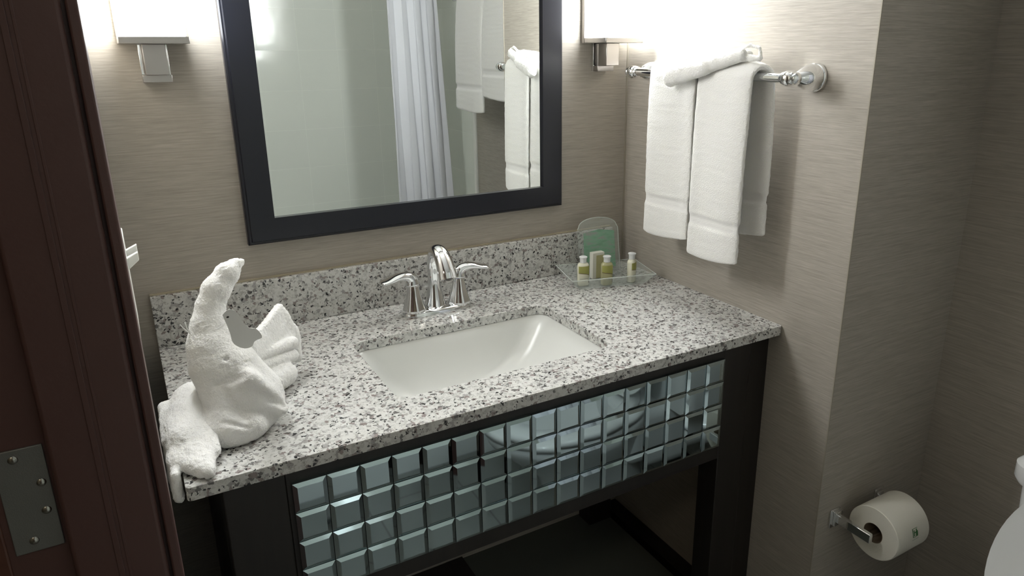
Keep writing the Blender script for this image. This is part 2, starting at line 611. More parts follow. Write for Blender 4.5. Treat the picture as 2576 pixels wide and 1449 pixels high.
# counter
top = thing('counter_top', 'speckled grey and white granite counter top with backsplash and sink cut-out', 'countertop', (-.565, -.28, CT - .0206))
bm = bmesh.new()
x0, x1, y0, y1 = -1.128, -.0005, -.56, -.0005
sx0, sx1, sy0, sy1 = -.800, -.362, -.462, -.188
outer = rrect(x0, x1, y0, y1, .006, CT, 3)
inner = rrect(sx0, sx1, sy0, sy1, .028, CT, 8)
def loop(pts):
    vs = [bm.verts.new(p) for p in pts]
    return vs, [bm.edges.new((vs[i], vs[(i + 1) % len(vs)])) for i in range(len(vs))]
vo, eo = loop(outer)
vi, ei = loop(inner)
bmesh.ops.triangle_fill(bm, use_beauty=True, use_dissolve=False, edges=eo + ei)
ex = bmesh.ops.extrude_face_region(bm, geom=bm.faces[:])
bmesh.ops.translate(bm, verts=[e for e in ex['geom'] if isinstance(e, bmesh.types.BMVert)], vec=(0, 0, -.0206))
bmesh.ops.recalc_face_normals(bm, faces=bm.faces[:])
me = bpy.data.meshes.new('slab')
bm.to_mesh(me)
bm.free()
me.materials.append(GRANITE)
o = bpy.data.objects.new('slab', me)
COL.objects.link(o)
o.parent = top
o.matrix_parent_inverse = Matrix.Translation(-Vector(top.location))
md = o.modifiers.new('bevel', 'BEVEL'); md.width = .0025; md.segments = 2; md.limit_method = 'ANGLE'; md.angle_limit = math.radians(60)
MB().box(x0, -.046, -.018, -.0005, CT + .0002, CT + .104).build('backsplash', GRANITE, top, bevel=.0015)
MB().box(x0, -.046, -.008, -.0002, CT + .104, CT + .1065).build('caulk_line', CAULK, top)

# sink
sink = thing('sink', 'white rectangular undermount sink set in the granite counter', 'sink', (-.58, -.325, CT - .17))
levels = [(-.003, .030, -.0207), (-.001, .030, -.0215), (.003, .034, -.026), (.010, .040, -.05), (.020, .048, -.085), (.036, .055, -.115), (.060, .06, -.135), (.095, .04, -.146), (.118, .018, -.149)]
rings = [rrect(sx0 - .03, sx1 + .03, sy0 - .03, sy1 + .03, .04, CT - .0210, 8)]
for ins, r, z in levels:
    insx = ins * (1 + (1.1 if ins > .004 else 0))
    rings.append(rrect(sx0 + insx * .7, sx1 - insx * 1.15, sy0 + ins, sy1 - ins * .8, r, CT + z, 8))
MB().loft(rings, cap0=False).build('basin', SINKPORC, sink, smooth=True)
MB().lathe([(.022, 0), (.022, .002), (.018, .003), (.015, .001), (.0001, .0005)], (-.590, -.32, CT - .1488), n=28).build('drain', CHROME, sink, smooth='auto')

# faucet
fc = thing('faucet', 'chrome two-handle faucet with arched spout behind the sink', 'faucet', (-.581, -.10, CT))
m = MB()
rr = []
for z, g in ((0.0002, 0), (.006, 0), (.010, -.003), (.012, -.007)):
    ring = []
    for k in range(48):
        a = 2 * math.pi * k / 48
        ex_ = .079 + g
        ey = (.027 + g) * (1 + .0 * math.cos(2 * a))
        x = ex_ * math.copysign(abs(math.cos(a)) ** .75, math.cos(a))
        y = ey * math.copysign(abs(math.sin(a)) ** .8, math.sin(a))
        ring.append((-.581 + x, -.10 + y, CT + z))
    rr.append(ring)
m.loft(rr).build('base_plate', CHROME, fc, smooth='auto')
def flute(m, cx, cy, prof, n=48, lobes=8, amp=.035):
    rings = []
    for r, z in prof:
        rings.append([(cx + r * (1 + amp * math.cos(lobes * 2 * math.pi * k / n)) * math.cos(2 * math.pi * k / n),
                       cy + r * (1 + amp * math.cos(lobes * 2 * math.pi * k / n)) * math.sin(2 * math.pi * k / n), CT + z) for k in range(n)])
    return m.loft(rings)
for sgn, hx in ((-1, -.634), (1, -.527)):
    hb = flute(MB(), hx, -.10, [(.0265, .010), (.0245, .016), (.0205, .028), (.0168, .042), (.0140, .056), (.0122, .066), (.0115, .068)]).build('handle_body', CHROME, fc, smooth=True)
    MB().lathe([(.0108, .0), (.0112, .001), (.0108, .002)], (hx, -.10, CT + .0675), n=32).build('temperature_ring', mat('ring_red' if sgn < 0 else 'ring_blue', (.5, .03, .03) if sgn < 0 else (.05, .08, .35), .3), hb, smooth=True)
    pts = catmull([(hx, -.10, CT + .069), (hx + sgn * .002, -.10, CT + .082), (hx + sgn * .014, -.10, CT + .090), (hx + sgn * .034, -.101, CT + .091), (hx + sgn * .054, -.102, CT + .086), (hx + sgn * .073, -.103, CT + .084)], 6)
    n = len(pts)
    rad = []
    for i in range(n):
        t = i / (n - 1)
        wd = .0140 - .002 * math.sin(math.pi * min(1, t * 1.6)) + .002 * t
        th = .0115 * (1 - t) ** 1.5 + .0045
        if i > n - 3: wd *= .7 if i == n - 2 else .35; th *= .7
        rad.append((th, wd))
    MB().tube(pts, rad, 18, up=(sgn, 0, 0)).build('lever', CHROME, fc, smooth=True)
pts = catmull([(-.581, -.090, CT + .010), (-.581, -.090, CT + .04), (-.581, -.090, CT + .08), (-.581, -.091, CT + .110), (-.581, -.102, CT + .134),
               (-.581, -.124, CT + .142), (-.581, -.146, CT + .132), (-.581, -.162, CT + .112), (-.581, -.172, CT + .092)], 7)
n = len(pts)
rad = []
for i in range(n):
    t = i / (n - 1)
    z = pts[i][2] - CT
    if t < .4:
        r = .0135 + .014 * max(0, (1 - z / .075)) ** 1.7
        rad.append((r, r))
    else:
        u = (t - .4) / .6
        rad.append((.0135 + .001 * u, .0135 + .0080 * u))
MB().tube(pts, rad, 24, up=(0, 1, 0)).build('spout', CHROME, fc, smooth='auto')
MB().lathe([(.0095, 0), (.0095, .003), (.0001, .003)], pts[-1] - np.array([0, .0008, -.002]), (0, .42, -.9), 20).build('aerator', NICKEL, fc, smooth='auto')
MB().tube([(-.581, -.066, CT + .01), (-.581, -.066, CT + .055)], .0028, 10).lathe([(.0001, 0), (.004, .001), (.0048, .005), (.003, .009), (.0001, .0095)], (-.581, -.066, CT + .054), n=16).build('lift_rod', CHROME, fc, smooth='auto')

# ================================================================== wall mirror
wm = thing('wall_mirror', 'large wall mirror in a wide flat black frame above the sink', 'mirror', (-.572, -.01, CT + .18))
ox0, ox1, oz0, oz1 = -.941, -.204, CT + .180, CT + 1.10
ix0, ix1, iz0, iz1 = -.8866, -.260, CT + .2316, CT + 1.048
m = MB()
prof = [(0, -.0005), (0, -.016), (.003, -.0185), (.006, -.0185), (.008, -.022), (1, -.022), (1, -.014), (1, -.0005)]
rings = []
for u, y in prof:
    t = u if u in (0, 1) else u / .0545
    a0, a1 = ox0 + (ix0 - ox0) * t, ox1 + (ix1 - ox1) * t
    c0, c1 = oz0 + (iz0 - oz0) * t, oz1 + (iz1 - oz1) * t
    rings.append([(a0, y, c0), (a1, y, c0), (a1, y, c1), (a0, y, c1)])
m.loft(rings, False, False, closed=True).build('frame', FRAMEBLK, wm)
MB().box(ix0 - .004, ix1 + .004, -.014, -.004, iz0 - .004, iz1 + .004).build('glass', MIRROR, wm)

# ================================================================== wall sconces
def sconce(xc, label):
    t = thing('wall_sconce', label, 'wall lamp', (xc, 0, CT + .56), 'lit wall sconces either side of the mirror')
    MB().box(xc - .0535, xc + .0535, -.014, -.0005, CT + .565, CT + 1.11).build('back_plate', NICKEL, t, bevel=.001)
    MB().box(xc - .0535, xc + .0535, -.105, -.0142, CT + .565, CT + .577).build('tray', NICKEL, t, bevel=.0015)
    d = MB().box(xc - .050, xc + .050, -.102, -.0144, CT + .5772, CT + 1.09).build('diffuser', [GLOW, GLOWS], t, bevel=.002)
    for f in d.data.polygons:
        f.material_index = 0 if f.normal.y < -.5 else 1
    MB().box(xc - .0235, xc + .0235, -.010, -.0005, CT + .500, CT + .5648).build('mounting_plate', CHROME, t, bevel=.001)
    MB().box(xc - .0235, xc + .0235, -.030, -.0102, CT + .500, CT + .513).box(xc - .0185, xc + .0185, -.058, -.024, CT + .5135, CT + .5648).build('bracket', NICKEL, t, bevel=.001)
sconce(-1.056, 'lit wall sconce with glowing white shade to the left of the mirror')
sconce(-.088, 'lit wall sconce with glowing white shade to the right of the mirror, by the corner')

# ================================================================== towel bar
BZ, BX = CT + .500, -.072
tb = thing('towel_bar', 'chrome towel bar on the right wall with ball-ended bell posts', 'towel bar', (0, -.35, BZ))
MB().tube([(BX, -.118, BZ), (BX, -.580, BZ)], .0085, 24).build('bar', CHROME, tb, smooth='auto')
for yy, sg in ((-.120, 1), (-.578, -1)):
    MB().lathe([(.0265, .0005), (.0265, .005), (.0252, .007), (.0242, .008), (.0242, .012), (.0236, .018), (.0214, .027), (.0180, .036), (.0138, .044), (.0105, .049), (.0115, .051),
                (.0100, .053), (.0122, .058), (.0140, .064), (.0145, .071), (.0135, .078), (.0108, .083), (.006, .086), (.0001, .087)], (0, yy, BZ), (-1, 0, 0), 40).build('post', CHROME, tb, smooth='auto')
    MB().lathe([(.0092, -.016), (.0118, -.012), (.0118, .0), (.0118, .012), (.0095, .014), (.0108, .016), (.0105, .020), (.007, .0235), (.0001, .0245)], (BX, yy, BZ), (0, sg, 0), 32).build('finial', CHROME, tb, smooth='auto')

# ================================================================== hanging hand towels
def drape(name, yc, width, zf, zb, xf, xb, th, label, bandf=.072, seed=0, flare=0, grp=None, over=.0, bx=BX, bz=None, ybshift=0, yshift_f=0, mt=None):
    """towel hung over a bar: front end at height zf, back end at zb"""
    bz = BZ if bz is None else bz
    rb = .0085 + th / 2 + .0015
    path = []
    nf = 70
    for i in range(nf):
        z = zf + (bz - zf) * i / nf
        u = i / nf
        path.append((xf + (bx - rb - xf) * u ** 3, z, u, 0))
    for i in range(17):
        a = math.pi - math.pi * i / 16
        path.append((bx + rb * math.cos(a), bz + rb * math.sin(a) * 1.05, 1, i / 16))
    for i in range(1, nf + 1):
        z = bz + (zb - bz) * i / nf
        u = 1 - i / nf
        path.append((xb + (bx + rb - xb) * u ** 3, z, u, 1))
    rings = []
    mi = []
    P = [Vector((p[0], 0, p[1])) for p in path]
    K = 40
    for i, p in enumerate(path):
        t = (P[min(i + 1, len(P) - 1)] - P[max(i - 1, 0)]).normalized()
        nrm = Vector((t.z, 0, -t.x))
        front = p[3] < .5
        zz = p[1]
        e = zz - (zf if front else zb)
        band = (e > bandf - .004) and (e < bandf + .016) and p[3] in (0, 1)
        wl = width * .5 * (1 + flare * .04 * math.exp(-e / .05))
        t2 = th * .5
        if band:
            wl *= .965
            t2 *= .62
        if e < .006 and p[3] in (0, 1):
            t2 *= .55 + .45 * e / .006
        ring = []
        sh = ybshift * p[3] + yshift_f * (1 - p[3])
        for k in range(K):
            a = 2 * math.pi * k / K
            ca, sa = math.cos(a), math.sin(a)
            yy = wl * math.copysign(abs(ca) ** .35, ca)
            nn_ = t2 * math.copysign(abs(sa) ** .8, sa)
            fold = .0022 * math.sin(yy * 45 + seed + zz * 2) * (1 - .6 * (abs(p[3] - .5) < .5)) + .003 * noise.noise(Vector((yy * 16, zz * 4, seed + p[3] * 5)))
            sag = .010 * (yy / (width * .5)) ** 2 * (-1 if e < .01 else 0) * 0
            q = P[i] + nrm * (nn_ + fold) + Vector((0, yc + sh + yy, 0))
            q.y += .003 * noise.noise(Vector((zz * 5, seed, 2 + (p[3] > .5))))
            if p[3] in (0, 1):
                q.z += (-.008 * math.sin(yy / width * 3 + 1)) * math.exp(-e / .05)
            ring.append(q)
        rings.append(ring)
    m = MB().loft(rings)
    m.v = fuzz(m.v, .0016, 420)
    o = m.build(name, [TERRY, WEAVE], None, smooth=True)
    for pl in o.data.polygons:
        c = pl.center
        fr = c.x < bx
        e = c.z - (zf if fr else zb)
        if bandf - .004 < e < bandf + .016 and c.z < bz - .03:
            pl.material_index = 1
    sb = o.modifiers.new('s', 'SUBSURF'); sb.levels = 1; sb.render_levels = 1
    tag(o, label, 'towel', grp)
    return o
drape('hand_towel', -.282, .152, CT + .146, CT + .180, -.094, -.044, .017, 'white terry hand towel on the bar, left and shorter of the two', seed=1, grp='hand towels on the bar', yshift_f=0, ybshift=-.004)
drape('hand_towel', -.438, .146, CT + .129, CT + .185, -.098, -.042, .017, 'white terry hand towel on the bar, right and longer of the two', seed=4, grp='hand towels on the bar', ybshift=-.016)

# washcloth folded into a band and laid over the two towels
def wash(X, Y, Z):
    a = np.array((-.120, -.310, BZ - .004)); b = np.array((-.092, -.478, BZ + .040))
    roll = cap(X, Y, Z, a, b, .0160, .0110, (.8, 1, 1.15))
    roll = smin(roll, cap(X, Y, Z, (-.119, -.306, BZ - .002), (-.112, -.40, BZ + .016), .0150, .011, (.8, 1, 1.35)), .006)
    mound = cap(X, Y, Z, (-.084, -.318, BZ + .024), (-.068, -.465, BZ + .040), .021, .012, (1.2, 1, .8))
    m2 = cap(X, Y, Z, (-.096, -.330, BZ + .028), (-.083, -.42, BZ + .036), .017, .012)
    d = smin(mound, m2, .012)
    d = smin(d, roll, .0035)
    back = cap(X, Y, Z, (-.055, -.33, BZ + .012), (-.050, -.45, BZ + .02), .012, .010)
    d = smin(d, back, .01)
    # tapered loop of cloth standing up at the right-hand end
    lp = cap(X, Y, Z, (-.090, -.468, BZ + .036), (-.080, -.512, BZ + .034), .0075, .005)
    l2 = cap(X, Y, Z, (-.086, -.440, BZ + .045), (-.078, -.485, BZ + .058), .0035, .003)
    l3 = cap(X, Y, Z, (-.078, -.485, BZ + .058), (-.076, -.507, BZ + .052), .003, .003)
    l4 = cap(X, Y, Z, (-.076, -.507, BZ + .052), (-.078, -.512, BZ + .036), .003, .004)
    d = smin(d, lp, .004)
    for q in (l2, l3, l4):
        d = smin(d, q, .002)
    return d
V, F = surface_nets(wash, (-.16, -.54, CT + .455), (-.02, -.27, CT + .585), .0022)
o = obj('washcloth', fuzz(V, .0012, 420, .0012, 60), F, TERRY, smooth=True)
tag(o, 'white folded washcloth laid diagonally on top of the two hand towels', 'washcloth')

# ================================================================== towel animal
ta = thing('towel_animal', 'white towel folded into an animal with a raised trunk, on the counter', 'towel sculpture', (-1.04, -.42, CT))
def zc(p):
    return (p[0], p[1], CT + p[2])
def body(X, Y, Z):
    c = lambda *p: (p[0], p[1], CT + p[2])
    d = ell(X, Y, Z, c(-1.026, -.415, .040), (.057, .055, .058))
    nk = [(-1.040, -.405, .070, .049), (-1.051, -.392, .100, .043), (-1.057, -.382, .128, .036), (-1.057, -.376, .155, .026), (-1.052, -.370, .182, .0195), (-1.040, -.364, .207, .0195), (-1.021, -.357, .227, .0165), (-1.006, -.352, .238, .009)]
    for i in range(len(nk) - 1):
        p, q = nk[i], nk[i + 1]
        d = smin(d, cap(X, Y, Z, c(*p[:3]), c(*q[:3]), p[3], q[3]), .014 if i < 2 else .008)
    # cheek bulge under the card
    d = smin(d, ell(X, Y, Z, c(-1.030, -.410, .092), (.030, .030, .032)), .014)
    # flat tip of the trunk
    d = smin(d, cap(X, Y, Z, c(-1.010, -.352, .241), c(-.997, -.350, .240), .006, .0045), .004)
    # lower fold sitting on the stone
    low = ell(X, Y, Z, c(-1.050, -.440, .018), (.055, .052, .034))
    low = smin(low, ell(X, Y, Z, c(-1.075, -.400, .02), (.040, .050, .034)), .015)
    d = smin(d, low, .004)
    # crease grooves and soft rolls
    d = smin(d, cap(X, Y, Z, c(-1.020, -.452, .088), c(-.983, -.452, .030), .014, .012), .012)
    d = smin(d, cap(X, Y, Z, c(-1.068, -.425, .070), c(-1.060, -.470, .030), .016, .010), .012)
    d = smax(d, -cap(X, Y, Z, c(-1.060, -.452, .082), c(-1.035, -.480, .040), .003, .002), .008)
    d = smax(d, -cap(X, Y, Z, c(-1.080, -.405, .112), c(-1.045, -.432, .118), .0025, .001), .008)
    d = smax(d, -cap(X, Y, Z, c(-1.082, -.475, .050), c(-1.025, -.490, .024), .0035, .001), .004)
    d = smax(d, -cap(X, Y, Z, c(-1.028, -.475, .085), c(-.978, -.455, .035), .003, .003, ), .012)
    d = smax(d, -cap(X, Y, Z, c(-1.066, -.440, .085), c(-1.03, -.458, .098), .002, .004), .008)
    return smax(d, (CT + .0005) - Z, .002)
V, F = surface_nets(body, (-1.15, -.53, CT - .004), (-.93, -.28, CT + .262), .0026)
obj('body', fuzz(V, .0014, 400, .0012, 40), F, TERRY, ta, smooth=True)

def legs(X, Y, Z):
    c = lambda *p: (p[0], p[1], CT + p[2])
    d = ell(X, Y, Z, c(-1.096, -.375, .022), (.036, .075, .036))
    d = smin(d, cap(X, Y, Z, c(-1.112, -.40, .026), c(-1.118, -.465, .026), .021, .019), .010)
    # the flat end spread towards the front corner
    sheet = slab(X, Y, Z, [c(-1.078, -.415, .034), c(-1.128, -.425, .030), c(-1.136, -.495, .010), c(-1.097, -.546, .008)], .0075)
    d = smin(d, sheet, .012)
    ridge = cap(X, Y, Z, c(-1.086, -.37, .046), c(-1.106, -.46, .030), .012, .008)
    d = smin(d, ridge, .010)
    ridge2 = cap(X, Y, Z, c(-1.135, -.36, .030), c(-1.140, -.45, .018), .010, .007)
    d = smin(d, ridge2, .009)
    # layer hanging past the end of the counter
    hang = slab(X, Y, Z, [c(-1.139, -.38, .012), c(-1.137, -.53, .006), c(-1.137, -.535, -.026), c(-1.141, -.43, -.042)], .0055)
    d = smin(d, hang, .004)
    d = smin(d, cap(X, Y, Z, c(-1.088, -.41, .036), c(-1.082, -.505, .014), .012, .007), .012)
    d = smin(d, cap(X, Y, Z, c(-1.105, -.415, .040), c(-1.112, -.50, .016), .013, .006), .010)
    d = smin(d, cap(X, Y, Z, c(-1.120, -.40, .030), c(-1.124, -.46, .022), .014, .010), .012)
    st = smax(CT + .0006 - Z, -1.1295 - X, .002)      # keep the part over the stone above it
    stone = np.maximum(CT + .0006 - Z, 0) * (X > -1.1295)
    blk = np.minimum(CT + .0006 - Z, X + 1.1295)
    return smax(d, blk, .001)
V, F = surface_nets(legs, (-1.168, -.57, CT - .06), (-1.03, -.28, CT + .07), .0026)
V = [Vector((max(v.x, XL + .002), v.y, v.z)) for v in fuzz(V, .0016, 300, .0022, 34)]
obj('front_fold', V, F, TERRY, ta, smooth=True)

def fan(X, Y, Z):
    c = lambda *p: (p[0], p[1], CT + p[2])
    up = slab(X, Y, Z, [c(-1.00, -.345, .100), c(-.936, -.255, .124), c(-.914, -.262, .060), c(-.998, -.345, .085)], .006)
    side = slab(X, Y, Z, [c(-.936, -.255, .120), c(-.914, -.262, .075), c(-.916, -.272, .028), c(-.932, -.266, .040)], .005)
    r1 = cap(X, Y, Z, c(-1.000, -.345, .078), c(-.926, -.285, .066), .010, .0105)
    r2 = cap(X, Y, Z, c(-1.000, -.345, .060), c(-.930, -.290, .044), .010, .012)
    bt = cap(X, Y, Z, c(-1.000, -.36, .026), c(-.950, -.315, .0235), .022, .0215)
    d = smin(up, side, .006)
    d = smin(d, r1, .0022)
    d = smin(d, r2, .002)
    d = smin(d, bt, .0025)
    fill = cap(X, Y, Z, c(-1.0, -.33, .05), c(-.94, -.272, .05), .024, .016)
    d = smin(d, fill, .004)
    return smax(d, (CT + .0005) - Z, .002)
V, F = surface_nets(fan, (-1.04, -.41, CT - .004), (-.895, -.23, CT + .145), .0022)
obj('tail_fold', fuzz(V, .0014, 340, .0015, 50), F, TERRY, ta, smooth=True)

# card shaped like a bird, tied round the neck
tagp = [[-1.0454,-0.4678,0.2],[-1.04,-0.468,0.2051],[-1.0344,-0.4671,0.2059],[-1.0292,-0.4653,0.2026],[-1.0248,-0.4625,0.1953],[-1.0207,-0.4589,0.1843],[-1.0162,-0.4559,0.1755],[-1.0106,-0.4529,0.1681],[-1.0034,-0.4508,0.1653],[-0.9985,-0.4483,0.1593],[-0.9949,-0.4455,0.1511],[-0.9952,-0.4443,0.146],[-1.0018,-0.4453,0.1448],[-1.0063,-0.4456,0.1424],[-1.0088,-0.4449,0.1373],[-1.0133,-0.4451,0.1349],[-1.0206,-0.4469,0.136],[-1.0286,-0.4498,0.1412],[-1.036,-0.4538,0.1513],[-1.0381,-0.4581,0.1671],[-1.0419,-0.4635,0.1856]]
tp = catmull(tagp, 3)[:-1]
GREY = mat('grey_card', (.74, .74, .71), .6)
cardq = lambda p, dy=0: (p[0], p[1] + dy, CT + p[2])
card = MB().loft([[cardq(p) for p in tp], [cardq(p, -.0007) for p in tp]]).build('card', GREY, ta)
ec = [-1.0388, -0.4652, 0.1947]
MB().loft([[cardq((ec[0] + .0019 * math.cos(a), ec[1] + .0004 * math.cos(a) - .0004 * math.sin(a), ec[2] + .0015 * math.sin(a)), dy) for a in np.linspace(0, 2 * math.pi, 13)[:-1]] for dy in (-.0006, -.0011)]).build('eye', mat('dark_ink', (.03, .025, .02), .6), card)
STR = mat('white_string', (.85, .85, .83), .6)
ns = []
for k in range(41):
    a = 2 * math.pi * k / 40
    ns.append((-1.0575 + .0285 * math.cos(a), -.377 + .0285 * math.sin(a), CT + .156 + .008 * math.cos(a)))
MB().tube(ns, .0009, 6).tube([(-1.084, -.385, CT + .149), (-1.092, -.388, CT + .160), (-1.097, -.389, CT + .169)], .0008, 6).tube([(-1.084, -.385, CT + .149), (-1.089, -.388, CT + .162), (-1.090, -.389, CT + .171)], .0008, 6).build('string', STR, ta)

# ================================================================== toiletries
tray = thing('acrylic_tray', 'clear acrylic amenities tray holding small bottles in the counter corner', 'tray', (-.12, -.12, CT))
TRM = Matrix.Translation((-.140, -.115, 0)) @ Matrix.Rotation(math.radians(-15), 4, 'Z')
trp = lambda q: tuple((TRM @ Vector((q[0], q[1], 0)))[:2])
tx0, tx1, ty0, ty1 = -.082, .082, -.056, .052
MB().loft([[(*trp(q), z) for q in ((tx0, ty0), (tx1, ty0), (tx1, ty1), (tx0, ty1))] for z in (CT + .0004, CT + .003)]).build('tray_base', ACRYL, tray, bevel=.0006)
def wall4(a, b, c, d, t=.0022):
    a, b, c, d = map(Vector, (a, b, c, d))
    n_ = (b - a).cross(d - a).normalized() * t
    return [[a, b, c, d], [a + n_, b + n_, c + n_, d + n_]]
ux0, ux1, uy0, uy1, uz = -.104, .110, -.070, .072, CT + .026
A = [(tx0, ty0), (tx1, ty0), (tx1, ty1), (tx0, ty1)]
B = [(ux0, uy0 + .004), (ux1, uy0 + .004), (ux1, uy1), (ux0, uy1)]
A, B = [trp(q) for q in A], [trp(q) for q in B]
for i in range(4):
    j = (i + 1) % 4
    MB().loft(wall4((*A[i], CT + .003), (*A[j], CT + .003), (*B[j], uz), (*B[i], uz))).build('tray_side', ACRYL, tray)
m = MB()
for i in range(4):
    j = (i + 1) % 4
    m.tube([(*B[i], uz), (*B[j], uz)], .0011, 6)
m.build('tray_rim', ACRYLEDGE, tray)

sg = thing('acrylic_sign', 'clear acrylic card stand with a green printed panel behind the bottles', 'sign', (-.118, -.045, CT))
def signpt(u, z, dy=0):
    return (-.118 + u * .97, -.066 - u * .20 + z * .14 + dy, CT + .0045 + z)
half, hh = .056, .124
outl = [(-half, 0), (half, 0), (half, hh - .012)]
for k in range(0, 17):
    a = math.pi * k / 16
    outl.append(((half - .004) * math.cos(a), hh - .006 + .022 * math.sin(a)))
outl.append((-half, hh - .012))
MB().loft([[signpt(u, z) for u, z in outl], [signpt(u, z, -.0022) for u, z in outl]]).build('sheet', ACRYL, sg)
MB().tube([signpt(u, z, -.001) for u, z in outl[1:]], .0010, 6).build('sheet_edge', ACRYLEDGE, sg)
gp = [(-.045, .012), (.043, .012), (.044, .104), (.0, .110), (-.041, .102)]
MB().loft([[signpt(u, z, -.0024) for u, z in gp], [signpt(u, z, -.0030) for u, z in gp]]).build('printed_panel', GREENP, sg)

LOTION = mat('lotion_white', (.78, .77, .62), .25)
AMBER = mat('amber_gel', (.55, .53, .30), .15, Transmission_Weight=.25)
CAPM = mat('bottle_cap', (.72, .74, .74), .3)
LABG = mat('label_olive', (.36, .36, .10), .5)
LABD = mat('label_dark', (.08, .035, .02), .5)
LABW = mat('label_grey', (.50, .50, .44), .5)
def bottle(x, y, rz, body_m, label, hgt=.073):
    t = thing('shampoo_bottle', label, 'bottle', (x, y, CT + .0032), 'small amenity bottles in the tray')
    def sec(z, s_, dep=.0100, wid=.0145):
        return [(wid * s_ * math.copysign(abs(math.cos(a)) ** .8, math.cos(a)), dep * s_ * math.copysign(abs(math.sin(a)) ** .8, math.sin(a)), z) for a in np.linspace(0, 2 * math.pi, 33)[:-1]]
    hb = hgt - .018
    def place(ms):
        M = Matrix.Translation((x, y, CT + .0032)) @ Matrix.Rotation(rz, 4, 'Z')
        ms.v = [M @ Vector(p) for p in ms.v]
        return ms
    b = place(MB().loft([sec(0, .9), sec(.002, 1), sec(hb - .006, 1), sec(hb - .002, .93), sec(hb + .001, .72), sec(hb + .002, .6)])).build('body', body_m, t, smooth='auto')
    cp = place(MB().lathe([(.0080, hb + .0022), (.0080, hb + .012), (.0084, hb + .0125), (.0098, hb + .0145), (.0098, hb + .0165), (.007, hb + .0178), (.0001, hb + .018)], n=28)).build('cap', CAPM, t, smooth='auto')
    def band(z0f, z1f, a0, a1, off=.00025):
        rings = []
        for k in range(15):
            u = k / 14
            a = a0 + (a1 - a0) * u
            p = [(.0145 + off) * math.copysign(abs(math.cos(a)) ** .8, math.cos(a)), (.0100 + off) * math.copysign(abs(math.sin(a)) ** .8, math.sin(a))]
            rings.append(((p[0], p[1], z0f(u)), (p[0], p[1], z1f(u))))
        v = [q for r in rings for q in r]
        f = [(2 * i, 2 * i + 2, 2 * i + 3, 2 * i + 1) for i in range(14)]
        return place(MB().add(v, f))
    a0, a1 = math.radians(-155), math.radians(-25)
    band(lambda u: hb * (.60 - .13 * u * u), lambda u: hb * .90, a0, a1).build('label', LABG, t, smooth=True)
    band(lambda u: hb * (.60 - .13 * u * u) - .0014, lambda u: hb * (.60 - .13 * u * u) - .0002, a0, a1, .0003).build('label_stripe', LABD, t, smooth=True)
    band(lambda u: hb * .32, lambda u: hb * .35, a0 + .3, a1 - .5, .0003).build('label_print', LABW, t, smooth=True)
    band(lambda u: hb * .12, lambda u: hb * .26, a1 - .42, a1 - .1, .0003).build('label_mark', LABD, t, smooth=True)
    return t
bottle(-.212, -.128, math.radians(-12), LOTION, 'small bottle of white lotion with grey cap, leftmost in the tray')
bottle(-.160, -.153, math.radians(-14), AMBER, 'small bottle of yellow gel with grey cap, middle of the tray')
bottle(-.093, -.164, math.radians(34), LOTION, 'small cream bottle turned sideways with grey cap, rightmost in the tray')
SOAPW = mat('soap_box_white', (.76, .76, .68), .5)
SOAPT = mat('soap_box_tan', (.50, .48, .26), .5)
sb = thing('soap_box', 'small cream and olive soap carton standing behind the bottles', 'box', (-.148, -.096, CT + .0032))
Mx = Matrix.Translation((-.148, -.096, CT + .0032)) @ Matrix.Rotation(math.radians(-4), 4, 'Z')
m = MB().box(-.018, .015, -.008, .008, 0, .0665); m.v = [Mx @ Vector(p) for p in m.v]
m.build('carton', SOAPW, sb, bevel=.0006)
m = MB().box(-.008, .0152, -.0084, -.0080, .001, .060); m.v = [Mx @ Vector(p) for p in m.v]
m.build('label', SOAPT, sb)

# ================================================================== toilet roll and holder
rx0, rx1, ry, rz_, R_ = .078, .180, -.775, CT - .400, .057
th_ = thing('toilet_roll_holder', 'chrome square-armed toilet roll holder on the alcove wall', 'toilet roll holder', (.13, YC, rz_))
for xa, sg_ in ((.058, -1), (.196, 1)):
    MB().box(xa - .015 + .004 * sg_, xa + .015 + .004 * sg_, YC - .005, YC - .0005, rz_ - .022, rz_ + .022).box(xa - .011, xa + .011, YC - .011, YC - .0048, rz_ - .017, rz_ + .017).build('wall_plate', CHROME, th_, bevel=.0012)
    MB().box(xa - .005, xa + .005, ry - .010, YC - .0105, rz_ - .010, rz_ + .010).build('arm', CHROME, th_, bevel=.0012)
MB().tube([(.0635, ry, rz_), (.1905, ry, rz_)], .0075, 20).build('spindle', CHROME, th_, smooth='auto')
tr = thing('toilet_roll', 'white toilet paper roll with a small green logo on the chrome holder', 'toilet paper', (.13, ry, rz_ - R_))
PAPER = mat('toilet_paper', (.74, .72, .64), .9, spec=.1)
nn = N(PAPER, 'ShaderNodeTexNoise', Scale=380, Detail=2)
L(PAPER, coords(PAPER), nn.inputs['Vector'])
bump(PAPER, nn.outputs[0], .3, .001)
CARD = mat('core_cardboard', (.20, .15, .10), .9)
zoff = -.013 # the core rests on the spindle
ringsR = []
n = 64
for x, r in ((rx0, .0215), (rx0, R_ - .0015), (rx0 + .0015, R_), (rx1 - .0015, R_), (rx1, R_ - .0015), (rx1, .0215)):
    ringsR.append([(x, ry + r * math.cos(2 * math.pi * k / n), rz_ + zoff * 0 + r * math.sin(2 * math.pi * k / n)) for k in range(n)])
MB().loft(ringsR, False, False, closed=True).build('paper', PAPER, tr, smooth='auto')
ringsR = [[(x, ry + r * math.cos(2 * math.pi * k / n), rz_ + r * math.sin(2 * math.pi * k / n)) for k in range(n)] for x, r in ((rx0 + .0005, .0205), (rx0 + .0005, .0214), (rx1 - .0005, .0214), (rx1 - .0005, .0205))]
MB().loft(ringsR, False, False, closed=True).build('core', CARD, tr, smooth='auto')
